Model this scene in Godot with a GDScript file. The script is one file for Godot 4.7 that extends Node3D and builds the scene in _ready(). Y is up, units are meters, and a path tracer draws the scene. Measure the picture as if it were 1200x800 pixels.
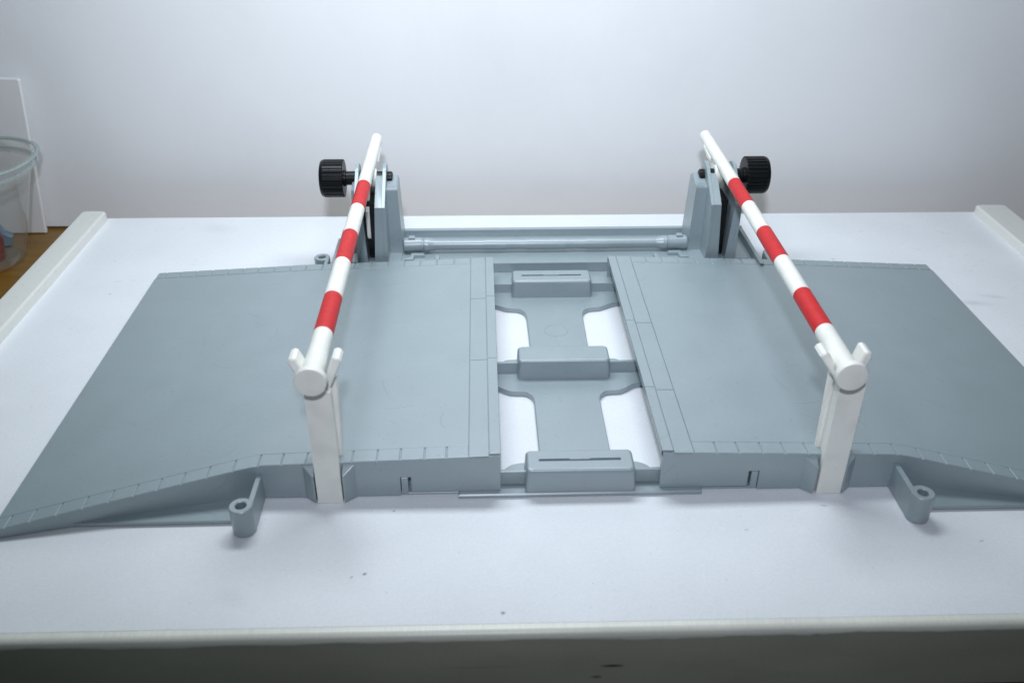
extends Node3D
# A toy level crossing photographed on a white board. Lengths in the builders are millimetres; every mesh and node is written in metres.

const MM := 0.001
const CREASE := 0.80                       # cosine: faces that meet flatter than this are shaded smooth
const TRAY_SHIFT := -1.2                   # the back tray sits a millimetre to the left of the middle


class Geo:
	var p := PackedVector3Array()
	var stretch = null                  # a warp of the finished points
	func tri(a: Vector3, b: Vector3, c: Vector3, out: Vector3) -> void:
		var n := (b - a).cross(c - a)
		if n.length_squared() < 1e-14:
			return
		if n.dot(out) > 0.0:               # front faces run clockwise
			p.append_array([a, c, b])
		else:
			p.append_array([a, b, c])
	func face(pts: Array, out: Vector3) -> void:
		for i in range(1, pts.size() - 1):
			tri(pts[0], pts[i], pts[i + 1], out)
	func mid(ring: PackedVector3Array) -> Vector3:
		var m := Vector3.ZERO
		for q in ring:
			m += q
		return m / ring.size()
	func loft(rings: Array, caps := true) -> void:
		for k in rings.size() - 1:
			var a: PackedVector3Array = rings[k]
			var b: PackedVector3Array = rings[k + 1]
			var c := (mid(a) + mid(b)) / 2.0
			for i in a.size():
				var j := (i + 1) % a.size()
				var out := (a[i] + a[j] + b[i] + b[j]) / 4.0 - c
				tri(a[i], a[j], b[j], out)
				tri(a[i], b[j], b[i], out)
		if caps:
			var f: PackedVector3Array = rings[0]
			var l: PackedVector3Array = rings[-1]
			var way := mid(l) - mid(f)
			for i in range(f.size()):
				tri(mid(f), f[i], f[(i + 1) % f.size()], -way)
				tri(mid(l), l[i], l[(i + 1) % l.size()], way)
	static func at(q: Vector2, w: float, axis: String) -> Vector3:
		if axis == "x":
			return Vector3(w, q.y, q.x)    # outline in (z, y)
		if axis == "y":
			return Vector3(q.x, w, q.y)    # outline in (x, z)
		return Vector3(q.x, q.y, w)        # outline in (x, y)
	static func inset(poly: PackedVector2Array, d: float) -> PackedVector2Array:
		var r := PackedVector2Array()
		var n := poly.size()
		for i in n:
			var e0 := (poly[i] - poly[(i + n - 1) % n]).normalized()
			var e1 := (poly[(i + 1) % n] - poly[i]).normalized()
			var n0 := Vector2(-e0.y, e0.x)
			var n1 := Vector2(-e1.y, e1.x)
			var m := n0 + n1
			var k := d * 2.0 / maxf(m.length_squared(), 0.5)
			r.append(poly[i] + m * k)
		return r
	func prism(given: PackedVector2Array, axis: String, lo: float, hi: float, bev := 0.0, hole := PackedVector2Array()) -> void:
		var poly := given.duplicate()
		if not Geometry2D.is_polygon_clockwise(poly):   # Godot's clockwise is y-down: this leaves it counter-clockwise in y-up terms
			pass
		var area := 0.0
		for i in poly.size():
			area += poly[i].cross(poly[(i + 1) % poly.size()])
		if area < 0.0:
			poly.reverse()
		var small := inset(poly, bev) if bev > 0.0 else poly
		var outl := [small, poly, poly, small] if bev > 0.0 else [poly, poly]
		var ws := [lo, lo + bev, hi - bev, hi] if bev > 0.0 else [lo, hi]
		for k in ws.size() - 1:
			for i in poly.size():
				var j := (i + 1) % poly.size()
				var e := poly[j] - poly[i]
				var o3 := at(Vector2(e.y, -e.x), 0.0, axis) + at(Vector2.ZERO, (-1.0 if k == 0 else 1.0 if k == 2 else 0.0) * e.length() * (0.7 if bev > 0.0 else 0.0), axis)
				var a := at(outl[k][i], ws[k], axis)
				var b := at(outl[k][j], ws[k], axis)
				var c := at(outl[k + 1][j], ws[k + 1], axis)
				var d := at(outl[k + 1][i], ws[k + 1], axis)
				tri(a, b, c, o3)
				tri(a, c, d, o3)
		var t := Geometry2D.triangulate_polygon(small)
		for i in range(0, t.size(), 3):
			tri(at(small[t[i]], lo, axis), at(small[t[i + 1]], lo, axis), at(small[t[i + 2]], lo, axis), at(Vector2.ZERO, -1.0, axis))
			tri(at(small[t[i]], hi, axis), at(small[t[i + 1]], hi, axis), at(small[t[i + 2]], hi, axis), at(Vector2.ZERO, 1.0, axis))
	func box(x0: float, x1: float, y0: float, y1: float, z0: float, z1: float, bev := 0.25) -> void:
		prism(PackedVector2Array([Vector2(x0, z0), Vector2(x1, z0), Vector2(x1, z1), Vector2(x0, z1)]), "y", y0, y1, bev)
	func lathe(profile: Array, from: Vector3, way: Vector3, segs := 40, caps := true) -> void:   # profile: [along, radius]
		var w := way.normalized()
		var u := (Vector3.UP if absf(w.y) < 0.9 else Vector3.RIGHT).cross(w).normalized()
		var v := w.cross(u)
		var rings := []
		for q in profile:
			var ring := PackedVector3Array()
			for i in segs:
				var t := TAU * i / segs
				ring.append(from + w * float(q[0]) + (u * cos(t) + v * sin(t)) * float(q[1]))
			rings.append(ring)
		loft(rings, caps)
	func pipe(from: Vector3, way: Vector3, length: float, ro: float, ri: float, segs := 36, bev := 0.3) -> void:   # a tube with an open top
		lathe([[0.0, ro], [length - bev, ro], [length, ro - bev], [length, ri + bev]], from, way, segs, false)
		var w := way.normalized()
		var u := (Vector3.UP if absf(w.y) < 0.9 else Vector3.RIGHT).cross(w).normalized()
		var v := w.cross(u)
		for i in segs:
			var d0 := u * cos(TAU * i / segs) + v * sin(TAU * i / segs)
			var d1 := u * cos(TAU * (i + 1) / segs) + v * sin(TAU * (i + 1) / segs)
			var hi := from + w * length
			var a := hi + d0 * (ri + bev)
			var b := hi + d1 * (ri + bev)
			var c := hi - w * bev + d1 * ri
			var d := hi - w * bev + d0 * ri
			tri(a, b, c, w - d0)
			tri(a, c, d, w - d0)
			var e := from + w * 1.0 + d1 * ri
			var f := from + w * 1.0 + d0 * ri
			tri(d, c, e, -d0)
			tri(d, e, f, -d0)
			tri(from + w * 1.0, e, f, w)
	func built(flat = null) -> ArrayMesh:
		var q := p
		if stretch != null:
			for i in q.size():
				q[i] = stretch.call(q[i])
		var near := {}
		var fn := PackedVector3Array()
		for i in range(0, q.size(), 3):
			var n := -(q[i + 1] - q[i]).cross(q[i + 2] - q[i])
			fn.append(n)
			for k in 3:
				var key := Vector3i((q[i + k] * 500.0).round())
				if not near.has(key):
					near[key] = []
				near[key].append(i / 3)
		var ns := PackedVector3Array()
		var uv := PackedVector2Array()
		var vs := PackedVector3Array()
		for i in q.size():
			var own := fn[i / 3].normalized()
			var sum := Vector3.ZERO
			for f in near[Vector3i((q[i] * 500.0).round())]:
				if fn[f].normalized().dot(own) > CREASE:
					sum += fn[f]
			ns.append(sum.normalized() if sum.length_squared() > 0.0 else own)
			uv.append(flat.call(q[i]) if flat != null else Vector2(q[i].x, q[i].z) * 0.01)
			vs.append(q[i] * MM)
		var arr := []
		arr.resize(Mesh.ARRAY_MAX)
		arr[Mesh.ARRAY_VERTEX] = vs
		arr[Mesh.ARRAY_NORMAL] = ns
		arr[Mesh.ARRAY_TEX_UV] = uv
		var m := ArrayMesh.new()
		m.add_surface_from_arrays(Mesh.PRIMITIVE_TRIANGLES, arr)
		return m


var used := {}
var M := {}


# ---------------------------------------------------------------- naming
func numbered(parent: Node, called: String) -> String:
	var key := str(parent.get_instance_id()) + called
	var n: int = used.get(key, 0)
	used[key] = n + 1
	return called if n == 0 else "%s_%03d" % [called, n]

func thing(called: String, label: String, category: String, group := "", at := Vector3.ZERO) -> Node3D:
	var o := Node3D.new()
	o.name = numbered(self, called)
	o.position = at * MM
	add_child(o, true)
	return tag(o, label, category, group)

func tag(o: Node3D, label: String, category: String, group := "") -> Node3D:
	o.set_meta("label", label)
	o.set_meta("category", category)
	if group:
		o.set_meta("group", group)
	return o

func part(g: Geo, called: String, m: Material, parent: Node = self, flat = null) -> MeshInstance3D:
	var o := MeshInstance3D.new()
	o.name = numbered(parent, called)
	o.mesh = g.built(flat)
	o.material_override = m
	parent.add_child(o, true)
	return o


# ---------------------------------------------------------------- materials
func noise_tex(f: float, ramp: Array, size := 512, octaves := 4, sd := 1) -> NoiseTexture2D:
	var n := FastNoiseLite.new()
	n.noise_type = FastNoiseLite.TYPE_SIMPLEX_SMOOTH
	n.seed = sd
	n.frequency = f
	n.fractal_octaves = octaves
	var t := NoiseTexture2D.new()
	t.width = size
	t.height = size
	t.seamless = true
	t.noise = n
	var g := Gradient.new()
	g.offsets = PackedFloat32Array(ramp.map(func(x): return x[0]))
	g.colors = PackedColorArray(ramp.map(func(x): return x[1]))
	t.color_ramp = g
	return t

func bumps(f: float, strength: float, size := 512, sd := 5) -> NoiseTexture2D:
	var n := FastNoiseLite.new()
	n.noise_type = FastNoiseLite.TYPE_SIMPLEX_SMOOTH
	n.seed = sd
	n.frequency = f
	n.fractal_octaves = 3
	var t := NoiseTexture2D.new()
	t.width = size
	t.height = size
	t.seamless = true
	t.as_normal_map = true
	t.bump_strength = strength
	t.noise = n
	return t

func grey(v: float) -> Color:
	return Color(v, v, v)

func lin(r: float, g: float, b: float) -> Color:
	return Color(r, g, b).linear_to_srgb()

func stuff_of(c: Color, rough: float, spec := 0.5) -> StandardMaterial3D:
	var m := StandardMaterial3D.new()
	m.albedo_color = c
	m.roughness = rough
	m.metallic_specular = spec
	return m

func triplanar(m: StandardMaterial3D, scale: float, tex: Texture2D, nrm: Texture2D = null, depth := 0.3, rough: Texture2D = null) -> StandardMaterial3D:
	m.uv1_triplanar = true
	m.uv1_world_triplanar = true
	m.uv1_scale = Vector3.ONE * scale
	m.albedo_texture = tex
	if nrm:
		m.normal_enabled = true
		m.normal_texture = nrm
		m.normal_scale = depth
	if rough:
		m.roughness_texture = rough
	return m

func board_picture() -> ImageTexture:      # the melamine skin of the board: specks, scuffs, faint scratches. 605 x 345 mm
	var w := 1816
	var h := 1036
	var im := Image.create(w, h, false, Image.FORMAT_RGB8)
	var r := RandomNumberGenerator.new()
	r.seed = 11
	var n := FastNoiseLite.new()
	n.seed = 4
	n.frequency = 0.006
	n.fractal_octaves = 4
	var f := FastNoiseLite.new()
	f.seed = 9
	f.frequency = 0.22
	for y in h:
		for x in w:
			var v := 1.0 + n.get_noise_2d(x, y) * 0.018 + f.get_noise_2d(x, y) * 0.02 + (r.randf() - 0.5) * 0.03
			im.set_pixel(x, y, Color(0.900 * v, 0.910 * v, 0.922 * v))
	var spot := func(mmx: float, mmz: float, rad: float, dark: float, long: float, turn: float):
		var cx := (mmx + 295.0) * 3.0
		var cy := (mmz + 275.0) * 3.0
		var reach := int(rad * 3.0 * long) + 2
		for yy in range(int(cy) - reach, int(cy) + reach + 1):
			for xx in range(int(cx) - reach, int(cx) + reach + 1):
				if xx < 0 or yy < 0 or xx >= w or yy >= h:
					continue
				var d := Vector2(xx - cx, yy - cy).rotated(turn)
				d.x /= long
				var k := clampf(1.0 - d.length() / (rad * 3.0), 0.0, 1.0) * dark
				if k > 0.0:
					im.set_pixel(xx, yy, im.get_pixel(xx, yy).lerp(Color(0.20, 0.21, 0.23), k))
	for i in 1300:                          # dust and pin-prick dirt
		spot.call(r.randf_range(-290, 305), -270.0 + 336.0 * pow(r.randf(), 1.7), r.randf_range(0.2, 0.5), r.randf_range(0.04, 0.22), 1.0, 0.0)
	for i in 130:                          # scuffs, thicker towards the back right and the back left where things were dragged
		var right := r.randf() < 0.6
		spot.call(r.randf_range(150, 285) if right else r.randf_range(-275, -120), r.randf_range(-265, -120), r.randf_range(0.3, 0.9), r.randf_range(0.03, 0.12), r.randf_range(1.0, 4.5), r.randf_range(-0.7, 0.7))
	for i in 14:
		spot.call(r.randf_range(-270, 270), r.randf_range(-260, 60), r.randf_range(3.0, 8.0), r.randf_range(0.02, 0.05), r.randf_range(1.0, 3.0), r.randf_range(-1.5, 1.5))
	for q in [[-79.6, 41.1, 0.75, 0.8, 1.3, 0.6], [-84.0, 42.5, 0.6, 0.45, 1.4, 0.6], [-31.5, 60.0, 0.8, 0.75, 1.2, 0.0], [-72.0, 8.5, 0.6, 0.6, 1.0, 0.0], [93.0, 9.5, 0.5, 0.4, 4.0, -0.2], [145.0, 30.0, 0.5, 0.3, 3.0, 0.3], [60.0, 22.0, 0.6, 0.25, 2.0, 0.0], [168.0, -205.0, 0.8, 0.3, 2.0, 0.1], [226.0, -150.0, 4.0, 0.10, 3.0, -0.15], [240.0, -157.0, 2.5, 0.08, 4.0, -0.25], [-240.0, -170.0, 0.7, 0.35, 1.6, 0.0]]:
		spot.call(q[0], q[1], q[2], q[3], q[4], q[5])
	im.generate_mipmaps()
	return ImageTexture.create_from_image(im)

func scuff_picture() -> ImageTexture:      # moulded plastic that has been played with: specks, hairline scratches, dull patches. 170 x 170 mm
	var w := 1100
	var im := Image.create(w, w, false, Image.FORMAT_RGB8)
	var r := RandomNumberGenerator.new()
	r.seed = 77
	var n := FastNoiseLite.new()
	n.seed = 6
	n.frequency = 0.005
	n.fractal_octaves = 5
	for y in w:
		for x in w:
			var v := 0.965 + n.get_noise_2d(x, y) * 0.026 + (r.randf() - 0.5) * 0.04
			im.set_pixel(x, y, Color(v, v, v))
	for i in 420:
		var cx := r.randi_range(3, w - 4)
		var cy := r.randi_range(3, w - 4)
		var k := r.randf_range(0.08, 0.42)
		var big := r.randf() < 0.2
		for dy in range(-1, 2):
			for dx in range(-1, 2):
				if big or (dx == 0 and dy == 0) or r.randf() < 0.4:
					im.set_pixel(cx + dx, cy + dy, im.get_pixel(cx + dx, cy + dy).lerp(Color(0.25, 0.24, 0.22), k))
	for i in 90:
		var q := Vector2(r.randf_range(0, w), r.randf_range(0, w))
		var d := Vector2.RIGHT.rotated(r.randf_range(0, TAU))
		var bend := r.randf_range(-0.02, 0.02)
		var tone := Color.WHITE if r.randf() < 0.6 else Color(0.4, 0.4, 0.4)
		var k := r.randf_range(0.15, 0.5)
		for t in r.randi_range(12, 90):
			q += d
			d = d.rotated(bend)
			im.set_pixel(posmod(int(q.x), w), posmod(int(q.y), w), im.get_pixel(posmod(int(q.x), w), posmod(int(q.y), w)).lerp(tone, k))
	im.generate_mipmaps()
	return ImageTexture.create_from_image(im)

func edge_picture() -> ImageTexture:       # the banding on the board's front edge: uneven olive-grey paint, scuffs, one black smear. 605 x 31 mm
	var w := 1815
	var h := 96
	var im := Image.create(w, h, false, Image.FORMAT_RGB8)
	var n := FastNoiseLite.new()
	n.seed = 21
	n.frequency = 0.012
	n.fractal_octaves = 5
	var r := RandomNumberGenerator.new()
	r.seed = 5
	for y in h:
		for x in w:
			var v := 1.0 + n.get_noise_2d(x * 0.35, y * 1.2) * 0.06 + (r.randf() - 0.5) * 0.05
			var lip := clampf((11.0 + n.get_noise_2d(x * 0.6, 9.0) * 5.0 - y) / 2.0, 0.0, 1.0)  # paler lip: laminate wrapping over, with the light it gathers painted in
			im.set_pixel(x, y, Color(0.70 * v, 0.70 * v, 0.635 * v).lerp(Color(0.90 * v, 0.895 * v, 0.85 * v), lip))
	for q in [[5.1, 16.6, 4.2, 0.6, 0.7], [-40.0, 16.0, 14.0, 0.4, 0.12], [0.0, 22.0, 2.0, 0.8, 0.4], [72.0, 3.4, 1.6, 0.4, 0.35]]:
		for yy in h:
			for xx in range(maxi(0, int((q[0] + 295.0 - q[2]) * 3.0)), mini(w, int((q[0] + 295.0 + q[2]) * 3.0))):
				var d := Vector2((xx / 3.0 - 295.0 - q[0]) / q[2], (yy / 3.1 - q[1]) / q[3]).length()
				var k: float = clampf(1.2 - d, 0.0, 1.0) * q[4]
				if k > 0.0:
					im.set_pixel(xx, yy, im.get_pixel(xx, yy).lerp(Color(0.05, 0.05, 0.05), k))
	im.generate_mipmaps()
	return ImageTexture.create_from_image(im)

func wood_picture() -> ImageTexture:
	var s := 768
	var im := Image.create(s, s, false, Image.FORMAT_RGB8)
	var n := FastNoiseLite.new()
	n.seed = 3
	n.frequency = 0.01
	n.fractal_octaves = 4
	for y in s:
		for x in s:
			var ring := sin((y * 0.16 + n.get_noise_2d(x * 0.25, y * 1.4) * 16.0)) * 0.5 + 0.5
			var fine := n.get_noise_2d(x * 1.2, y * 26.0) * 0.5 + 0.5
			var k := clampf(0.35 * ring + 0.65 * fine, 0.0, 1.0)
			im.set_pixel(x, y, Color(0.42, 0.30, 0.085).lerp(Color(0.53, 0.38, 0.125), k))
	im.generate_mipmaps()
	return ImageTexture.create_from_image(im)

func make_materials() -> void:
	var grime := scuff_picture()
	var tooth := bumps(0.09, 3.0, 512, 7)
	var gloss := noise_tex(0.01, [[0.0, grey(0.82)], [1.0, grey(1.0)]], 512, 4, 8)
	M.grey = triplanar(stuff_of(lin(0.292, 0.362, 0.383), 0.42, 0.71), 5.9, grime, tooth, 0.05, gloss)
	M.grey.clearcoat_enabled = true
	M.grey.clearcoat = 0.6
	M.grey.clearcoat_roughness = 0.42
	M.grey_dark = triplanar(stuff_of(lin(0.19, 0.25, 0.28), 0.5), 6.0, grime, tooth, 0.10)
	M.white = triplanar(stuff_of(lin(0.845, 0.84, 0.775), 0.40), 9.0, noise_tex(0.012, [[0.0, grey(0.94)], [0.5, grey(0.99)], [1.0, grey(1.0)]], 512, 5, 12), tooth, 0.06)
	M.red = triplanar(stuff_of(lin(0.60, 0.009, 0.011), 0.42, 0.4), 12.0, noise_tex(0.03, [[0.0, grey(0.90)], [0.6, grey(1.0)], [1.0, grey(1.0)]], 512, 5, 13), tooth, 0.05)
	M.black = triplanar(stuff_of(lin(0.005, 0.006, 0.007), 0.36, 0.4), 12.0, noise_tex(0.02, [[0.0, grey(0.8)], [1.0, grey(1.0)]], 256, 4, 14), tooth, 0.06)
	M.board = stuff_of(Color.WHITE, 0.55)
	M.board.albedo_texture = board_picture()
	M.board.normal_enabled = true
	M.edge = stuff_of(Color.WHITE, 0.34)
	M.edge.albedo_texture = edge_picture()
	M.board_side = stuff_of(lin(0.6, 0.6, 0.57), 0.6)
	M.strip = triplanar(stuff_of(lin(0.75, 0.75, 0.705), 0.45), 10.0, noise_tex(0.05, [[0.0, grey(0.92)], [0.25, grey(0.99)], [1.0, grey(1.0)]], 512, 5, 15), bumps(0.01, 5.0, 512, 3), 0.12)
	M.wood = stuff_of(Color.WHITE, 0.32)
	M.wood.albedo_texture = wood_picture()
	M.wood.uv1_scale = Vector3(0.5, 0.5, 1.0)
	M.card = triplanar(stuff_of(lin(0.87, 0.88, 0.89), 0.85, 0.3), 1.6, noise_tex(0.006, [[0.0, grey(0.975)], [0.6, grey(1.0)], [1.0, grey(1.0)]], 512, 4, 17), bumps(0.3, 2.0, 512, 18), 0.02)
	M.panel = stuff_of(lin(0.80, 0.80, 0.79), 0.4)
	M.clear = stuff_of(Color(0.85, 0.93, 0.92, 0.045), 0.06)
	M.clear.transparency = BaseMaterial3D.TRANSPARENCY_ALPHA
	M.clear.cull_mode = BaseMaterial3D.CULL_DISABLED
	M.rim = stuff_of(Color(0.66, 0.73, 0.73, 0.50), 0.3)
	M.rim.transparency = BaseMaterial3D.TRANSPARENCY_ALPHA
	M.rim.cull_mode = BaseMaterial3D.CULL_DISABLED
	M.dark_red = stuff_of(lin(0.16, 0.006, 0.012), 0.35)
	M.blue = stuff_of(lin(0.13, 0.20, 0.27), 0.4)
	M.floor = triplanar(stuff_of(lin(0.11, 0.016, 0.014), 0.9, 0.2), 4.0, noise_tex(0.08, [[0.0, grey(0.7)], [1.0, grey(1.0)]], 512, 4, 19))


# ---------------------------------------------------------------- outline of the ramps; ax is the distance from the middle
func top(ax: float) -> float:
	var a := lerpf(19.3, 16.2, (ax - 31.0) / 94.7)
	var b := lerpf(16.2, 3.97, (ax - 125.7) / 91.5)
	if ax < 119.0:
		return a
	if ax > 132.4:
		return b
	var t := (ax - 119.0) / 13.4           # a soft bend
	var y0 := lerpf(19.3, 16.2, 88.0 / 94.7)
	var y2 := lerpf(16.2, 3.97, 6.7 / 91.5)
	return (1 - t) * (1 - t) * y0 + 2 * t * (1 - t) * 16.2 + t * t * y2

func flare(ax: float) -> float:
	return maxf(0.0, (ax - 123.1) / 94.1)

func front(ax: float) -> float:
	return 19.9 * flare(ax)

func back(ax: float) -> float:
	return -171.5 - 16.3 * flare(ax)

func stations(x0: float, x1: float, c: float) -> Array:
	var xs := [x0, x0 + c]
	for x in [119.0, 121.0, 123.1, 125.0, 127.0, 129.0, 132.4, 150.0, 180.0]:
		if x > x0 + c + 0.2 and x < x1 - c - 0.2:
			xs.append(x)
	xs.append(x1 - c)
	xs.append(x1)
	return xs

# a piece of the paving: between x0 and x1, from zb(x) to zf(x), c chamfer, d deep
func slab(g: Geo, s: float, x0: float, x1: float, zb: Callable, zf: Callable, c := 0.22, d := 0.8) -> void:
	var rings := []
	var xs := stations(x0, x1, c)
	for i in xs.size():
		var x: float = xs[i]
		var y := top(x)
		var b: float = zb.call(x)
		var f: float = zf.call(x)
		var hi := y - c if i == 0 or i == xs.size() - 1 else y
		var r := PackedVector3Array()
		for q in [[b, y - d], [b, y - c], [b + c, hi], [f - c, hi], [f, y - c], [f, y - d]]:
			r.append(Vector3(s * x, q[1], q[0]))
		rings.append(r)
	g.loft(rings)

func wall_block(g: Geo, s: float, x0: float, x1: float, low: float, zb := -999.0, zf := 999.0) -> void:
	var rings := []
	for x in stations(x0, x1, 0.01):
		var y := top(x) - 0.55
		var b := maxf(back(x), zb)
		var f := minf(front(x), zf)
		rings.append(PackedVector3Array([Vector3(s * x, low, b), Vector3(s * x, y, b), Vector3(s * x, y, f), Vector3(s * x, low, f)]))
	g.loft(rings)

func rounded(hx: float, hz: float, r: float, cx := 0.0, cz := 0.0, n := 6) -> PackedVector2Array:
	var out := PackedVector2Array()
	for k in 4:
		var c := Vector2(hx - r, hz - r) * Vector2([1, -1, -1, 1][k], [1, 1, -1, -1][k])
		for i in n + 1:
			var t := PI / 2 * (k + float(i) / n)
			out.append(c + Vector2(cos(t), sin(t)) * r + Vector2(cx, cz))
	return out


# ---------------------------------------------------------------- the two ramps
func make_ramp(s: float, label: String) -> void:
	var r := RandomNumberGenerator.new()
	r.seed = 31 if s < 0 else 47
	var o := thing("crossing_ramp", label, "ramp", "grey ramps of the toy level crossing")
	var g := Geo.new()
	wall_block(g, s, 42.0, 65.4, 2.1)
	wall_block(g, s, 31.0, 42.0, 16.6, -171.4, -0.1)       # the deck overhangs here: a shell with a front and a back wall
	wall_block(g, s, 31.0, 42.0, 2.1, -2.4, 0.0)
	wall_block(g, s, 31.0, 42.0, 1.9, -171.5, -169.2)
	wall_block(g, s, 65.4, 69.6, 9.4)
	wall_block(g, s, 69.6, 217.2, 0.55)
	part(g, "ramp_body", M.grey, o)
	g = Geo.new()
	slab(g, s, 43.2, 217.1, func(x): return back(x) + 7.3, func(x): return front(x) - 6.97, 0.1)
	part(g, "deck", M.grey, o)
	# kerb stones along the front and the back edge
	for row in 2:
		var x := 43.2
		while x < 214.0:
			var x1: float = minf(x + r.randf_range(8.3, 9.5), 217.1)
			if x1 > 213.0:
				x1 = 217.1
			g = Geo.new()
			var sag := r.randf_range(0.0, 0.12)
			if row == 0:
				slab(g, s, x, x1 - 0.5, func(v): return front(v) - 6.95, func(v): return front(v) + 0.02 - sag * 0.3, 0.2)
			else:
				slab(g, s, x, x1 - 0.5, func(v): return back(v) - 0.02 + sag, func(v): return back(v) + 6.9, 0.28)
			part(g, "kerb_stone", M.grey, o)
			x = x1
	# two columns of planks along the track
	var cuts := [[31.0, 35.2, [-171.5, -127.5, -69.7, 0.0] if s < 0 else [-171.5, -101.6, -44.9, 0.0]], [35.45, 42.95, [-171.5, -125.4, -68.4, 0.0] if s < 0 else [-171.5, -99.4, -42.8, 0.0]]]
	for col in cuts:
		for k in 3:
			var z0: float = col[2][k] + (0.17 if k else 0.0)
			var z1: float = col[2][k + 1] - (0.17 if k < 2 else 0.0)
			g = Geo.new()
			var z2 := z1 - (1.3 if k == 2 and col[0] < 33.0 else 0.0)
			slab(g, s, col[0], col[1], func(_x): return z0, func(_x): return z2, 0.11)
			part(g, "plank", M.grey, o)
	# ears with a hollow peg at the front and the back, and the thin webs beside them
	for e in [[0.0, 17.4, 1.0], [-171.5, -189.3, -1.0]]:
		g = Geo.new()
		var z0: float = minf(e[0], e[1])
		var z1: float = maxf(e[0], e[1])
		g.prism(PackedVector2Array([Vector2(s * 121.9, z0), Vector2(s * 123.9, z0), Vector2(s * 123.9, z1), Vector2(s * 121.9, z1)]), "y", 0.4, 12.0, 0.2)
		var br := part(g, "bracket", M.grey, o)
		g = Geo.new()
		g.pipe(Vector3(s * 126.1, 0.3, e[1]), Vector3.UP, 11.72, 4.3, 2.0)
		part(g, "peg_tube", M.grey, br)
		g = Geo.new()
		var f: float = e[2]
		var reach := 14.2
		var span := 19.9 if f > 0 else 16.3
		var xe := 123.1 + 94.1 * reach / span
		var zz: float = e[0]
		g.prism(PackedVector2Array([Vector2(s * 123.0, zz - f * 0.5), Vector2(s * 123.0, zz + f * reach), Vector2(s * xe, zz + f * reach)]), "y", 0.55, 1.95, 0.25)
		part(g, "web_plate", M.grey, o)
	# guides either side of the post socket
	for k in [-1.0, 1.0]:
		g = Geo.new()
		var c := s * 96.4
		var a := [Vector2(c + k * 10.0, -0.5), Vector2(c + k * 9.7, 0.3), Vector2(c + k * 6.0, 3.4), Vector2(c + k * 5.35, 3.4), Vector2(c + k * 5.35, -0.5)]
		g.prism(PackedVector2Array(a), "y", 0.4, 16.2, 0.25)
		g.stretch = func(v: Vector3): return Vector3(v.x, minf(v.y, 16.4 - maxf(0.0, v.z) * 0.95), v.z)
		part(g, "socket_guide", M.grey, o)


# ---------------------------------------------------------------- the frame between the ramps and the tray behind
func tie_block(cz: float, parent: Node, slot: bool, called: String) -> void:
	var g := Geo.new()
	var hz := 6.9
	var rings := []
	var lay := [[2.0, 21.6, 7.0], [9.8, 21.15, 6.75], [11.3, 21.0, 6.6], [11.9, 20.75, 6.3], [12.25, 20.4, 5.9], [12.4, 19.9, 5.4]]
	for q in lay:
		var ring := PackedVector3Array()
		for v in rounded(q[1], q[2], 1.7, 0.0, cz):
			ring.append(Vector3(v.x, q[0], v.y))
		rings.append(ring)
	g.loft(rings, false)
	var lid: Array = []
	for v in rounded(19.9, 5.4, 1.7, 0.0, cz):
		lid.append(v)
	var a := 0.75                           # the slot: thinner in its middle third
	var h := [Vector2(-16.0, -a), Vector2(-4.0, -a), Vector2(-4.0, -a * 0.35), Vector2(4.0, -a * 0.35), Vector2(4.0, -a), Vector2(16.0, -a), Vector2(16.0, a), Vector2(-16.0, a)]
	if not slot:
		var c3 := Vector3(0, 12.4, cz)
		for i in lid.size():
			var p0: Vector2 = lid[i]
			var p1: Vector2 = lid[(i + 1) % lid.size()]
			g.tri(c3, Vector3(p0.x, 12.4, p0.y), Vector3(p1.x, 12.4, p1.y), Vector3.UP)
	else:
		for k in h.size():
			h[k] = h[k] + Vector2(0, cz)
		for side in [-1.0, 1.0]:
			var poly := PackedVector2Array()
			var z := 1.0 if side > 0 else -1.0
			# half of the lid: its outline on this side of x = 0, then back along the slot
			var ring_half := []
			for v in lid:
				if v.x * side > 0.0:
					ring_half.append(v)
			ring_half.sort_custom(func(u, w): return atan2(u.y - cz, u.x * side) < atan2(w.y - cz, w.x * side))
			for v in ring_half:
				poly.append(v)
			poly.append(Vector2(0, cz + 5.4))
			poly.append(Vector2(0, cz + a))
			poly.append(Vector2(side * 16.0, cz + a))
			poly.append(Vector2(side * 16.0, cz - a))
			poly.append(Vector2(side * 4.0, cz - a))
			poly.append(Vector2(side * 4.0, cz - a * 0.35))
			poly.append(Vector2(0, cz - a * 0.35))
			poly.append(Vector2(0, cz - 5.4))
			var t := Geometry2D.triangulate_polygon(poly)
			for i in range(0, t.size(), 3):
				var q := []
				for m in 3:
					q.append(Vector3(poly[t[i + m]].x, 12.4, poly[t[i + m]].y))
				g.tri(q[0], q[1], q[2], Vector3.UP)
		for i in h.size():
			var p0: Vector2 = h[i]
			var p1: Vector2 = h[(i + 1) % h.size()]
			var e := p1 - p0
			g.face([Vector3(p0.x, 12.4, p0.y), Vector3(p1.x, 12.4, p1.y), Vector3(p1.x, 7.0, p1.y), Vector3(p0.x, 7.0, p0.y)], Vector3(-e.y, 0, e.x))
		g.face([Vector3(-16, 7, cz - a), Vector3(16, 7, cz - a), Vector3(16, 7, cz + a), Vector3(-16, 7, cz + a)], Vector3.UP)
	part(g, called, M.grey, parent)

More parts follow.
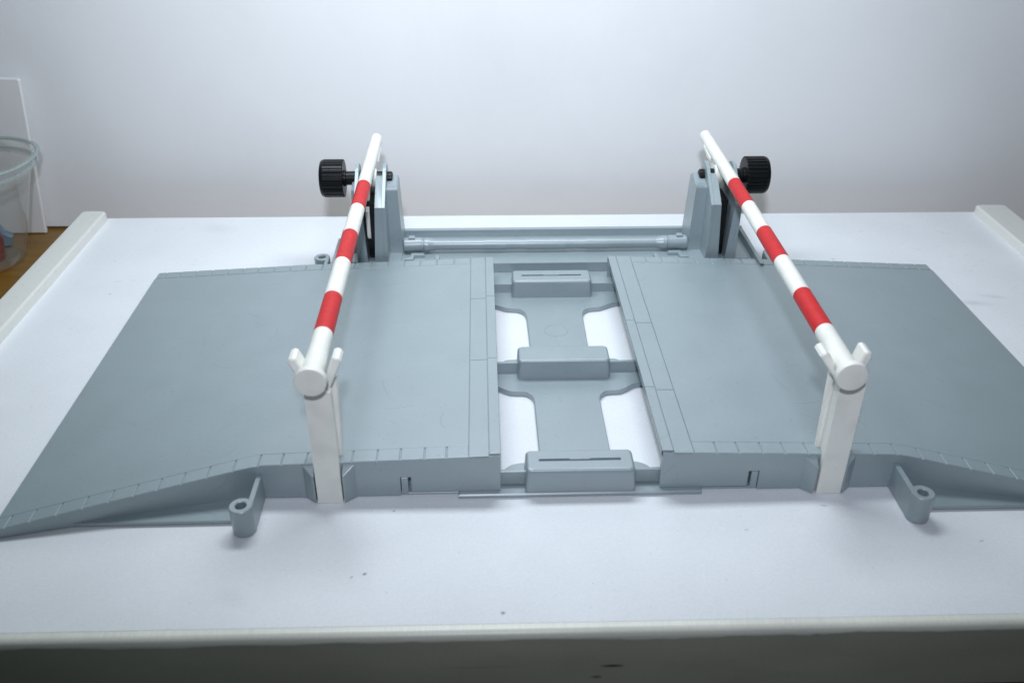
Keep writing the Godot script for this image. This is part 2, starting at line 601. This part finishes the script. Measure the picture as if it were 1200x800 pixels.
func curve(points: Array, steps := 5) -> Array:   # a smooth line through the points
	var c := Curve2D.new()
	for i in points.size():
		var a: Vector2 = points[maxi(i - 1, 0)]
		var b: Vector2 = points[mini(i + 1, points.size() - 1)]
		var t := (b - a) / 6.0
		c.add_point(points[i], -t, t)
	var out := []
	for i in points.size() - 1:
		for k in steps:
			out.append(c.sample(i, float(k) / steps))
	out.append(points[-1])
	return out

func make_frame() -> void:
	var o := thing("track_frame", "grey open frame with three tie blocks lying between the two ramps", "toy track frame")
	var g := Geo.new()
	# the hourglass plate: right-hand outline from front to back, then its mirror image
	var edge := []
	edge.append_array([Vector2(41.0, -3.0), Vector2(41.0, -5.1), Vector2(31.0, -5.2)])
	edge.append_array(curve([Vector2(30.6, -6.0), Vector2(30.2, -9.0), Vector2(29.5, -12.0), Vector2(27.0, -14.6), Vector2(23.6, -15.8), Vector2(19.6, -16.2), Vector2(16.2, -17.4), Vector2(14.7, -20.5)]))
	edge.append_array(curve([Vector2(14.6, -24.0), Vector2(14.65, -28.0), Vector2(14.7, -56.0), Vector2(14.8, -60.0), Vector2(15.6, -63.6), Vector2(18.6, -66.7), Vector2(24.6, -67.4), Vector2(28.0, -69.2), Vector2(31.6, -72.0), Vector2(35.5, -73.2), Vector2(41.0, -73.4)]))
	edge.append_array([Vector2(41.0, -84.2), Vector2(31.0, -84.3), Vector2(31.0, -86.0)])
	edge.append_array(curve([Vector2(30.6, -87.0), Vector2(29.6, -90.6), Vector2(27.0, -93.4), Vector2(23.6, -94.2), Vector2(19.4, -94.8), Vector2(16.0, -96.4), Vector2(14.4, -99.4)]))
	edge.append_array(curve([Vector2(14.2, -104.0), Vector2(14.25, -108.0), Vector2(14.5, -132.0), Vector2(14.7, -136.4), Vector2(15.8, -141.0), Vector2(18.8, -143.8), Vector2(24.4, -144.8), Vector2(28.0, -146.8), Vector2(31.6, -149.0), Vector2(35.5, -150.2), Vector2(41.0, -150.4)]))
	edge.append_array([Vector2(41.0, -176.0)])
	for i in edge.size() - 1:                # its outline runs steadily back, so it is laid down strip by strip
		var a: Vector2 = edge[i]
		var b: Vector2 = edge[i + 1]
		var e := Vector3(-(b.y - a.y), 0, b.x - a.x)
		for q in [[0.3, 2.25, 0.0, 0.0], [2.25, 2.6, 0.0, 0.35]]:
			for k in [-1.0, 1.0]:
				g.face([Vector3(k * (a.x - q[2]), q[0], a.y), Vector3(k * (b.x - q[2]), q[0], b.y), Vector3(k * (b.x - q[3]), q[1], b.y), Vector3(k * (a.x - q[3]), q[1], a.y)], Vector3(k * e.x, 0.3, e.z))
		g.face([Vector3(0, 2.6, a.y), Vector3(a.x - 0.35, 2.6, a.y), Vector3(b.x - 0.35, 2.6, b.y), Vector3(0, 2.6, b.y)], Vector3.UP)
		g.face([Vector3(0, 2.6, a.y), Vector3(0.35 - a.x, 2.6, a.y), Vector3(0.35 - b.x, 2.6, b.y), Vector3(0, 2.6, b.y)], Vector3.UP)
	part(g, "hourglass_plate", M.grey, o)
	g = Geo.new()                           # moulding mark: a shallow ring
	var rings := []
	for q in [[2.58, 6.2], [2.74, 6.0], [2.74, 5.3], [2.58, 5.1]]:
		var ring := PackedVector3Array()
		for i in 40:
			ring.append(Vector3(-0.3 + q[1] * cos(TAU * i / 40), q[0], -121.3 + q[1] * sin(TAU * i / 40)))
		rings.append(ring)
	g.loft(rings, false)
	part(g, "moulding_ring", M.grey, o)
	# crossbars
	g = Geo.new()
	g.box(-41.8, 41.8, 2.0, 8.2, -5.3, -3.8)
	part(g, "crossbar", M.grey, o)
	g = Geo.new()
	g.box(-41.8, 41.8, 2.0, 8.0, -84.3, -82.8)
	part(g, "crossbar", M.grey, o)
	g = Geo.new()
	g.box(-41.8, 41.8, 2.0, 7.8, -176.2, -162.1)
	part(g, "crossbar", M.grey, o)
	tie_block(-5.3, o, true, "tie_block")
	tie_block(-84.0, o, false, "tie_block")
	tie_block(-163.0, o, true, "tie_block")
	# the foot that shows along the front
	g = Geo.new()
	g.box(-47.4, 47.4, 0.0, 2.0, -5.0, 2.4, 0.45)
	part(g, "foot_plate", M.grey, o)
	g = Geo.new()
	g.box(-69.4, 69.4, 0.0, 1.15, -4.8, -0.7, 0.2)
	var foot := part(g, "foot_strip", M.grey, o)
	for s in [-1.0, 1.0]:
		g = Geo.new()
		g.box(minf(s * 66.7, s * 69.25), maxf(s * 66.7, s * 69.25), 1.0, 8.9, -5.0, -0.3, 0.2)
		g.box(minf(s * 65.5, s * 69.5), maxf(s * 65.5, s * 69.5), 0.4, 9.3, -9.0, -5.1, 0.1)  # added blocker behind it, stops light leaking through the slot
		part(g, "catch_with_blocker", M.grey, foot)
	# the tray behind the ramps
	var t := thing("rear_tray", "grey shallow tray with raised back ledge behind the ramps", "toy tray")
	t.position.x = TRAY_SHIFT * MM
	g = Geo.new()
	g.box(-113.6, 113.6, 0.0, 13.5, -212.0, -176.3, 0.35)
	part(g, "tray_floor", M.grey, t)
	g = Geo.new()
	g.box(-115.6, 115.6, 0.0, 18.2, -213.2, -210.4, 0.35)
	part(g, "back_ledge", M.grey, t)
	for s in [-1.0, 1.0]:
		g = Geo.new()
		g.box(minf(s * 113.4, s * 115.6), maxf(s * 113.4, s * 115.6), 0.0, 18.0, -210.6, -163.0, 0.35)
		part(g, "side_lip", M.grey, t)
		g = Geo.new()                        # a hooked clip and a peg on the floor
		var hook := [Vector2(78.0, -180.5), Vector2(75.4, -180.5), Vector2(75.0, -186.2), Vector2(68.2, -186.2), Vector2(67.6, -185.0), Vector2(67.6, -183.6), Vector2(73.0, -183.4), Vector2(73.4, -178.0), Vector2(78.0, -178.0)]
		var hp := PackedVector2Array()
		for v in hook:
			hp.append(v * Vector2(s, 1))
		g.prism(hp, "y", 13.4, 15.4, 0.25)
		part(g, "hook_clip", M.grey, t)
		g = Geo.new()
		g.box(s * 60.3 - 1.2, s * 60.3 + 1.2, 13.4, 15.6, -182.5, -177.0, 0.25)
		part(g, "floor_peg", M.grey, t)
		g = Geo.new()                        # the raised floor under each post of the barrier
		g.box(s * 96.0 - 22.0, s * 96.0 + 16.0, 13.4, 14.1, -209.0, -178.0, 0.25)
		part(g, "post_pad", M.grey, t)

func make_rod() -> void:
	var o := thing("connecting_rod", "slim grey round rod with thicker socket ends lying in the rear tray", "rod", "", Vector3(TRAY_SHIFT, 17.7, -191.6))
	var g := Geo.new()
	var half := [[0.0, 3.0], [10.6, 3.0], [11.4, 2.8], [22.0, 2.8], [22.8, 3.05], [34.0, 3.05], [34.8, 2.85], [61.0, 2.85], [63.0, 3.1], [65.6, 3.65]]
	var prof := []
	for i in range(half.size() - 1, 0, -1):
		prof.append([-half[i][0], half[i][1]])
	prof.append_array(half)
	g.lathe(prof, Vector3.ZERO, Vector3.RIGHT, 32)
	part(g, "shaft", M.grey, o)
	for s in [-1.0, 1.0]:
		g = Geo.new()
		g.lathe([[65.5, 3.2], [69.0, 3.2]], Vector3.ZERO, Vector3(s, 0, 0), 32)
		g.lathe([[65.6, 3.65], [67.6, 3.75], [67.9, 3.5]], Vector3.ZERO, Vector3(s, 0, 0), 32)
		g.lathe([[68.3, 3.5], [68.6, 3.8], [78.6, 3.8], [79.2, 3.4]], Vector3.ZERO, Vector3(s, 0, 0), 32)
		var so := part(g, "socket", M.grey, o)
		g = Geo.new()
		g.box(minf(s * 73.0, s * 76.4), maxf(s * 73.0, s * 76.4), 3.2, 5.0, -1.6, 1.6, 0.25)
		part(g, "key", M.grey, so)
		g = Geo.new()                        # the half shell of the socket, proud of the rest
		var arc := PackedVector2Array()
		for i in 15:
			var a := lerpf(-0.35, 2.6, i / 14.0)
			arc.append(Vector2(cos(a), sin(a)) * 4.05)
		for i in 15:
			var a := lerpf(2.6, -0.35, i / 14.0)
			arc.append(Vector2(cos(a), sin(a)) * 3.6)
		g.prism(arc, "x", minf(s * 69.2, s * 78.4), maxf(s * 69.2, s * 78.4), 0.12)
		part(g, "half_shell", M.grey, so)


# ---------------------------------------------------------------- barrier stands, booms, knobs
func make_stand(s: float, label: String) -> void:
	var o := thing("barrier_stand", label, "barrier stand", "grey stands that carry the booms", Vector3(TRAY_SHIFT, 0, 0))
	for k in [1.0, -1.0]:                    # 1: the cheek towards the track, -1: the one outside
		var dirn: float = -s * k                   # x grows away from the slot
		# a cheek is a thin lug plate and, in front of it, a wedge that thins towards the top
		var xo: float = s * (88.6 if k > 0 else 101.4)       # outer face of the wedge
		var g := Geo.new()
		var side := PackedVector2Array([Vector2(-176.2, 13.4), Vector2(-176.2, 46.4), Vector2(-190.6, 56.28), Vector2(-206.0, 56.28), Vector2(-207.0, 13.4)])
		g.prism(side, "x", 0.0, 1.0, 0.0)
		var wide := 5.4 if k > 0 else 3.8
		g.stretch = func(v: Vector3):
			var w := lerpf(wide, wide - 1.9, clampf((v.y - 13.4) / 33.0, 0.0, 1.0))
			return Vector3(xo - dirn * (0.0 if v.x < 0.5 else w), v.y, v.z)
		part(g, "cheek", M.grey, o)
		g = Geo.new()
		var lug := PackedVector2Array([Vector2(-207.4, 13.4), Vector2(-176.2, 13.4), Vector2(-176.2, 46.4)])
		for i in 13:
			var a := lerpf(0.62, PI + 0.1, i / 12.0)
			lug.append(Vector2(-200.0 + 7.4 * cos(a), 54.3 + 7.4 * sin(a)))
		g.prism(lug, "x", minf(xo + dirn * 0.0, xo + dirn * 1.9), maxf(xo, xo + dirn * 1.9), 0.12)
		part(g, "lug_plate", M.grey, o)
		# the housing beside the cheek
		g = Geo.new()
		var h := PackedVector2Array([Vector2(-208.0, 13.4), Vector2(-189.2, 13.4), Vector2(-189.8, 49.8), Vector2(-191.4, 51.9), Vector2(-203.0, 54.0), Vector2(-206.5, 52.0)])
		g.prism(h, "x", 0.0, 10.0, 0.0)
		var reach := 9.2 if k > 0 else 5.6
		g.stretch = func(v: Vector3):
			var t := clampf((v.y - 13.4) / 38.0, 0.0, 1.0)
			var w := lerpf(reach, reach - 1.5, t)
			return Vector3(xo + dirn * (1.6 if v.x < 5.0 else w), v.y, v.z)
		var ho := part(g, "housing", M.grey, o)
		g = Geo.new()                        # chamfered cap that catches the light
		g.prism(PackedVector2Array([Vector2(-205.6, 52.2), Vector2(-191.6, 51.4), Vector2(-192.4, 52.6), Vector2(-203.0, 54.6)]), "x", minf(xo + dirn * 1.8, xo + dirn * (reach - 1.9)), maxf(xo + dirn * 1.8, xo + dirn * (reach - 1.9)), 0.3)
		part(g, "cap", M.grey, ho)
	var b := Geo.new()
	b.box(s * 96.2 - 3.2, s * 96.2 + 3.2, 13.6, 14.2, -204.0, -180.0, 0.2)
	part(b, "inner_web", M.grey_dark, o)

func make_boom(s: float, rear: Vector3, tip: Vector3, marks: Array, label: String) -> void:
	# the pole runs along the local +z axis of the node, which stands at the pivot end
	var o := thing("barrier_boom", label, "barrier boom", "red and white booms of the level crossing", rear)
	var way := tip - rear
	var length := way.length()
	o.basis = Basis.looking_at(-way, Vector3.UP)     # local +z points to the tip
	var rad := func(z: float): return lerpf(3.35, 3.85, clampf(z / length, 0.0, 1.0))
	var cuts := [0.0]
	for m in marks:
		cuts.append(m)
	cuts.append(length - 2.6)
	for i in cuts.size() - 1:
		var a: float = cuts[i]
		var b: float = cuts[i + 1]
		var red := i % 2 == 1
		var ra: float = rad.call(a)
		var rb: float = rad.call(b)
		var g := Geo.new()
		if i == 0:
			g.lathe([[0.0, ra - 1.2], [0.35, ra - 0.5], [1.0, ra - 0.1], [1.8, ra], [b, rb]], Vector3.ZERO, Vector3.BACK, 44)
		else:
			var k := 0.03 if red else 0.0
			g.lathe([[a, ra + k], [b, rb + k]], Vector3.ZERO, Vector3.BACK, 44)
		part(g, "red_band" if red else "white_section", M.red if red else M.white, o)
	var g2 := Geo.new()
	g2.lathe([[length - 3.0, 5.3], [length - 2.6, 5.75], [length - 0.5, 5.75], [length - 0.05, 5.5], [length + 0.1, 4.8]], Vector3.ZERO, Vector3.BACK, 56)
	part(g2, "end_disc", M.white, o)
	# below the pivot end: hub, web and the short lever that reaches down between the cheeks
	var up := -0.5
	var pz := -200.5 - rear.z               # where the axle crosses
	var under := PackedVector2Array([Vector2(5.0, up), Vector2(pz + 14.0, up), Vector2(pz + 9.0, -7.0), Vector2(pz + 5.0, -11.5), Vector2(pz - 5.0, -11.5), Vector2(pz - 12.0, -9.0), Vector2(14.0, -4.0)])
	g2 = Geo.new()
	g2.prism(under, "x", -2.0, 2.0, 0.3)
	var web := part(g2, "lever_web", M.white, o)
	g2 = Geo.new()
	g2.lathe([[-4.4, 4.4], [-4.0, 5.0], [4.0, 5.0], [4.4, 4.4]], Vector3(0, -6.0, pz), Vector3.RIGHT, 32)
	part(g2, "pivot_hub", M.white, web)
	if s < 0.0:                              # on the left one the white lever tip shows between the cheeks
		g2 = Geo.new()
		g2.prism(PackedVector2Array([Vector2(pz + 4.0, -8.0), Vector2(pz + 10.0, -8.0), Vector2(pz + 20.6, -17.0), Vector2(pz + 20.6, -31.0), Vector2(pz + 19.4, -33.0), Vector2(pz + 18.4, -31.0), Vector2(pz + 17.4, -19.0)]), "x", -1.1, 0.9, 0.25)
		part(g2, "lever_tip", M.white, web)
	g2 = Geo.new()
	g2.prism(PackedVector2Array([Vector2(14.0, -0.6), Vector2(33.0, -2.0), Vector2(33.0, -3.6), Vector2(26.0, -4.2), Vector2(15.0, -2.0)]), "x", minf(-s * 2.4, -s * 3.6), maxf(-s * 2.4, -s * 3.6), 0.2)
	part(g2, "stiffening_rib", M.white, web)

func make_knob(s: float, x_in: float, x_out: float, label: String) -> void:
	var o := thing("turning_knob", label, "knob", "black turning knobs of the barriers", Vector3(x_in, 53.9, -200.0))
	var g := Geo.new()
	var teeth := PackedVector2Array()
	var n := 28
	for i in n:
		for q in [[0.0, 9.65], [0.14, 10.2], [0.62, 10.2], [0.76, 9.65]]:
			var a: float = TAU * (i + q[0]) / n
			teeth.append(Vector2(cos(a), sin(a)) * q[1])
	var wide := absf(x_out - x_in)
	g.prism(teeth, "x", minf(0.0, s * (wide - 1.6)), maxf(0.0, s * (wide - 1.6)), 0.35)
	g.lathe([[wide - 2.2, 10.05], [wide - 1.0, 9.9], [wide - 0.3, 9.3], [wide, 8.4]], Vector3.ZERO, Vector3(s, 0, 0), 56)
	part(g, "grip", M.black, o)
	var tower := s * 96.2 + TRAY_SHIFT
	g = Geo.new()
	var far := absf(tower - x_in) + 8.5
	g.lathe([[-0.2, 4.3], [1.0, 4.3], [1.3, 3.75], [far - 2.0, 3.75]], Vector3.ZERO, Vector3(-s, 0, 0), 32)
	var shaft := part(g, "shaft", M.black, o)
	g = Geo.new()                            # the far end comes out of the inner lug
	g.lathe([[far - 3.0, 3.4], [far + 2.2, 3.6], [far + 3.4, 3.5], [far + 3.9, 2.8]], Vector3.ZERO, Vector3(-s, 0, 0), 24)
	part(g, "shaft_end", M.black, shaft)
	g = Geo.new()                            # the black counterweight inside the stand
	g.box(minf(-s * (far - 4.9), -s * (far - 9.6)), maxf(-s * (far - 4.9), -s * (far - 9.6)), -39.6, -7.0, -8.0, 17.6, 0.6)
	part(g, "counterweight", M.black, shaft)

func make_post(s: float, cx: float, lean: Vector2, label: String) -> void:
	var o := thing("boom_post", label, "post", "white posts that hold the boom ends", Vector3(cx, 0.05, 0.0))
	var g := Geo.new()
	g.box(-4.75, 4.75, 0.0, 51.5, 0.6, 3.4, 0.3)      # the face
	part(g, "face_plate", M.white, o)
	g = Geo.new()
	g.box(-3.9, 3.9, 0.0, 52.0, -4.4, 0.8, 0.2)        # the recessed web
	part(g, "web", M.white, o)
	g = Geo.new()
	g.prism(PackedVector2Array([Vector2(-4.75, 0.0), Vector2(4.75, 0.0), Vector2(6.1, 53.0), Vector2(-6.1, 53.0)]), "z", -6.6, -4.2, 0.35)
	part(g, "rear_flange", M.white, o)
	g = Geo.new()
	g.lathe([[0.0, 1.5], [0.14, 1.4], [0.14, 1.0], [0.0, 0.9]], Vector3(0.2, 15.0, 3.39), Vector3.BACK, 24, false)
	part(g, "moulding_ring", M.white, o)
	for k in [-1.0, 1.0]:
		g = Geo.new()
		var pts := PackedVector2Array([Vector2(k * 0.2, 49.0), Vector2(k * 3.0, 48.5), Vector2(k * 9.5, 64.2), Vector2(k * 8.9, 65.4), Vector2(k * 7.6, 66.0), Vector2(k * 6.4, 65.6)])
		g.prism(pts, "z", -7.4, 0.4, 0.5)
		g.stretch = func(v: Vector3): return v + Vector3(lean.x, lean.y, 0) * clampf((v.y - 47.0) / 15.0, 0.0, 1.0)
		part(g, "fork_prong", M.white, o)


# ---------------------------------------------------------------- surroundings
func make_board() -> void:
	var o := thing("white_board", "scuffed white melamine board with raised side strips under the toy crossing", "board")
	o.rotation_degrees.y = -0.278
	var g := Geo.new()
	g.box(-291.0, 302.0, -29.0, 0.0, -273.0, 65.0, 0.4)
	part(g, "board_top", M.board, o, func(v: Vector3): return Vector2((v.x + 295.0) / 605.33, (v.z + 275.0) / 345.33))
	g = Geo.new()                            # banding with a rounded upper edge
	var sec := PackedVector2Array([Vector2(64.9, -29.6), Vector2(68.6, -29.6), Vector2(69.2, -29.0)])
	for i in 9:
		var a := PI / 2 * i / 8.0
		sec.append(Vector2(66.4 + 2.8 * cos(a), -2.75 + 2.8 * sin(a)))
	sec.append(Vector2(64.9, 0.05))
	g.prism(sec, "x", -291.0, 302.0, 0.0)
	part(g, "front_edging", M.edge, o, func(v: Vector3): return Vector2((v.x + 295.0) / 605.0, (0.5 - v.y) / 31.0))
	for q in [[-290.6, -275.4], [281.8, 301.6]]:
		g = Geo.new()
		var rr := PackedVector2Array()
		var hx: float = (q[1] - q[0]) / 2.0
		var cx: float = (q[0] + q[1]) / 2.0
		var rings := []
		for lay in [[-0.3, 0.0], [4.7, 0.0], [5.4, 0.25], [5.9, 0.8], [6.05, 1.5]]:
			var ring := PackedVector3Array()
			for v in rounded(hx - lay[1], 167.0 - lay[1], 2.6, cx, -104.0):
				ring.append(Vector3(v.x, lay[0], v.y))
			rings.append(ring)
		g.loft(rings)
		part(g, "side_strip", M.strip, o)

func make_surroundings() -> void:
	var g := Geo.new()
	g.box(-900.0, 900.0, -60.0, -30.0, -700.0, 55.0, 1.0)
	var desk := part(g, "wooden_desk", M.wood, self, func(v: Vector3): return Vector2(v.x, v.z) / 220.0)
	tag(desk, "brown wooden desk top seen at the left edge beside the white board", "desk")
	g = Geo.new()
	g.box(-3000.0, 3000.0, -790.0, -760.0, -1500.0, 3000.0, 1.0)
	var fl := part(g, "floor", M.floor)
	fl.set_meta("kind", "structure")
	tag(fl, "dark red floor below the front edge of the board", "floor")
	g = Geo.new()
	g.box(-760.0, 760.0, -28.8, 620.0, -331.0, -327.0, 0.5)
	g.stretch = func(v: Vector3): return Vector3(v.x, v.y, v.z + (v.x + 330.0) * 0.0175)
	var bd := part(g, "backdrop", M.card)
	tag(bd, "plain white card backdrop standing behind the board", "backdrop")
	g = Geo.new()                            # a white sheet leaning on the backdrop, only its right edge in view
	g.prism(PackedVector2Array([Vector2(-460.0, -29.5), Vector2(-338.8, -29.5), Vector2(-329.0, 75.6), Vector2(-330.6, 76.8), Vector2(-460.0, 79.0)]), "z", -321.5, -318.0, 0.5)
	var sh := part(g, "leaning_sheet", M.panel)
	tag(sh, "upright white sheet leaning behind the clear plastic tub", "sheet")
	make_tub()

func make_tub() -> void:
	var o := thing("plastic_tub", "clear plastic tub with a rolled rim standing on the wooden desk", "tub", "", Vector3(-377.0, -29.9, -273.5))
	var shape := func(hx: float, hz: float, y: float) -> PackedVector3Array:
		var ring := PackedVector3Array()
		for v in rounded(hx, hz, minf(hx, hz) * 0.93, 0.0, 0.0, 14):
			ring.append(Vector3(v.x, y, v.y))
		return ring
	var g := Geo.new()
	var rings := []
	for q in [[0.3, 37.0, 23.0], [2.0, 40.5, 26.5], [8.0, 43.0, 28.5], [40.0, 52.0, 34.0], [62.0, 58.5, 37.5], [64.0, 60.0, 38.5], [70.0, 61.5, 39.5]]:
		rings.append(shape.call(q[1], q[2], q[0]))
	g.loft(rings, false)
	part(g, "tub_wall", M.clear, o)
	g = Geo.new()
	g.loft([shape.call(37.0, 23.0, 0.3), shape.call(37.0, 23.0, 0.8)])
	part(g, "tub_base", M.clear, o)
	g = Geo.new()                            # rolled rim
	rings = []
	for i in 11:
		var a := TAU * i / 10.0
		rings.append(shape.call(63.9 + 1.35 * cos(a), 41.7 + 1.35 * cos(a), 69.6 + 1.0 * sin(a)))
	g.loft(rings, false)
	part(g, "rim", M.rim, o)
	g = Geo.new()
	rings = []
	for q in [[62.2, 60.6, 38.8], [62.8, 62.4, 40.2], [64.4, 62.6, 40.4], [65.0, 60.9, 39.0]]:
		rings.append(shape.call(q[1], q[2], q[0]))
	g.loft(rings, false)
	part(g, "shoulder_ridge", M.rim, o)
	# what lies in it
	g = Geo.new()
	g.lathe([[0.0, 6.0], [1.5, 8.4], [14.0, 8.8], [19.0, 7.6], [22.0, 5.0], [22.6, 2.0]], Vector3.ZERO, Vector3(0.1, 1.0, 0.0), 28)
	var rd := part(g, "red_toy_piece", M.dark_red)
	rd.position = Vector3(-357.5, -29.0, -277.0) * MM
	tag(rd, "dark red rounded toy piece inside the clear tub", "toy piece")
	g = Geo.new()
	g.prism(PackedVector2Array([Vector2(-13.0, 0.0), Vector2(9.0, 0.0), Vector2(12.0, 9.0), Vector2(6.0, 13.0), Vector2(3.0, 20.0), Vector2(-5.0, 21.0), Vector2(-8.0, 12.0), Vector2(-14.0, 10.0)]), "z", -5.0, 5.0, 1.4)
	var bl := part(g, "blue_toy_piece", M.blue)
	bl.position = Vector3(-360.0, -29.0, -297.0) * MM
	bl.scale = Vector3.ONE * 0.75
	bl.rotation_degrees = Vector3(0, 20, 0)
	tag(bl, "pale blue toy piece at the back of the clear tub", "toy piece")


func _ready() -> void:
	# camera
	var cam := Camera3D.new()
	cam.name = "camera"
	cam.transform = Transform3D(Basis(Vector3(0.999416, 0.004487, 0.033873), Vector3(0.013642, 0.856504, -0.515959), Vector3(-0.031327, 0.516120, 0.855943)).orthonormalized(), Vector3(-36.99, 235.66, 275.54) * MM)
	var lens := CameraAttributesPhysical.new()
	lens.frustum_focal_length = 32.264      # 40.8 degrees from top to bottom
	lens.frustum_near = 0.02
	lens.frustum_far = 20.0
	lens.frustum_focus_distance = 0.455
	lens.exposure_aperture = 17.0
	cam.attributes = lens
	add_child(cam)
	# air: a dim indoor room, no sky
	var env := Environment.new()
	env.background_mode = Environment.BG_COLOR
	env.background_color = lin(0.072, 0.090, 0.098)
	env.tonemap_mode = Environment.TONE_MAPPER_LINEAR
	env.tonemap_exposure = 1.0
	env.sdfgi_enabled = true
	env.ssao_enabled = true
	env.ssil_enabled = true
	var we := WorldEnvironment.new()
	we.name = "world_environment"
	we.environment = env
	add_child(we)
	# the strip lamp that hangs over the back of the board
	var strip := AreaLight3D.new()
	strip.name = "overhead_strip_lamp"
	strip.area_size = Vector2(0.30, 0.08)
	strip.area_normalize_energy = true
	strip.light_color = Color(0.932, 0.974, 1.0)
	strip.light_energy = 0.128
	strip.area_range = 6.0
	strip.shadow_enabled = true
	strip.position = Vector3(-0.045, 0.37, -0.17)
	strip.rotation_degrees = Vector3(-90, 0, 0)
	add_child(strip)
	# the flash above the lens
	var flash := SpotLight3D.new()
	flash.name = "camera_flash"
	flash.light_energy = 0.172
	flash.light_color = Color(0.915, 0.935, 1.0)
	flash.light_size = 0.012
	flash.spot_range = 6.0
	flash.spot_attenuation = 2.0
	flash.spot_angle = 55.0
	flash.spot_angle_attenuation = 1.0
	flash.shadow_enabled = true
	flash.position = Vector3(-0.043, 0.335, 0.285)
	flash.rotation_degrees = Vector3(-12, -7, 0)
	add_child(flash)

	make_materials()
	make_board()
	make_surroundings()
	make_frame()
	make_ramp(-1.0, "left grey ramp of the crossing, sloping down towards the clear tub")
	make_ramp(1.0, "right grey ramp of the crossing, on the side away from the clear tub")
	make_rod()
	make_stand(-1.0, "left grey barrier stand of two cheeks at the back of the left ramp")
	make_stand(1.0, "right grey barrier stand of two cheeks at the back of the right ramp")
	make_knob(-1.0, -111.2, -123.8, "black ribbed knob on the outer side of the left barrier stand")
	make_knob(1.0, 107.6, 120.4, "black ribbed knob on the outer side of the right barrier stand")
	make_post(-1.0, -96.4, Vector2(-0.4, -2.2), "white post with forked top at the front edge of the left ramp")
	make_post(1.0, 96.9, Vector2(-3.3, -3.0), "white post with forked top at the front edge of the right ramp")
	make_boom(-1.0, Vector3(-97.77, 59.71, -249.0), Vector3(-97.2, 59.2, 9.0), [75.2, 106.0, 136.2, 165.6, 196.8, 225.4], "red and white barrier boom lying across the left ramp")
	make_boom(1.0, Vector3(95.63, 60.74, -247.7), Vector3(93.3, 58.1, 9.0), [76.3, 106.3, 135.9, 166.2, 196.0, 225.2], "red and white barrier boom lying across the right ramp")
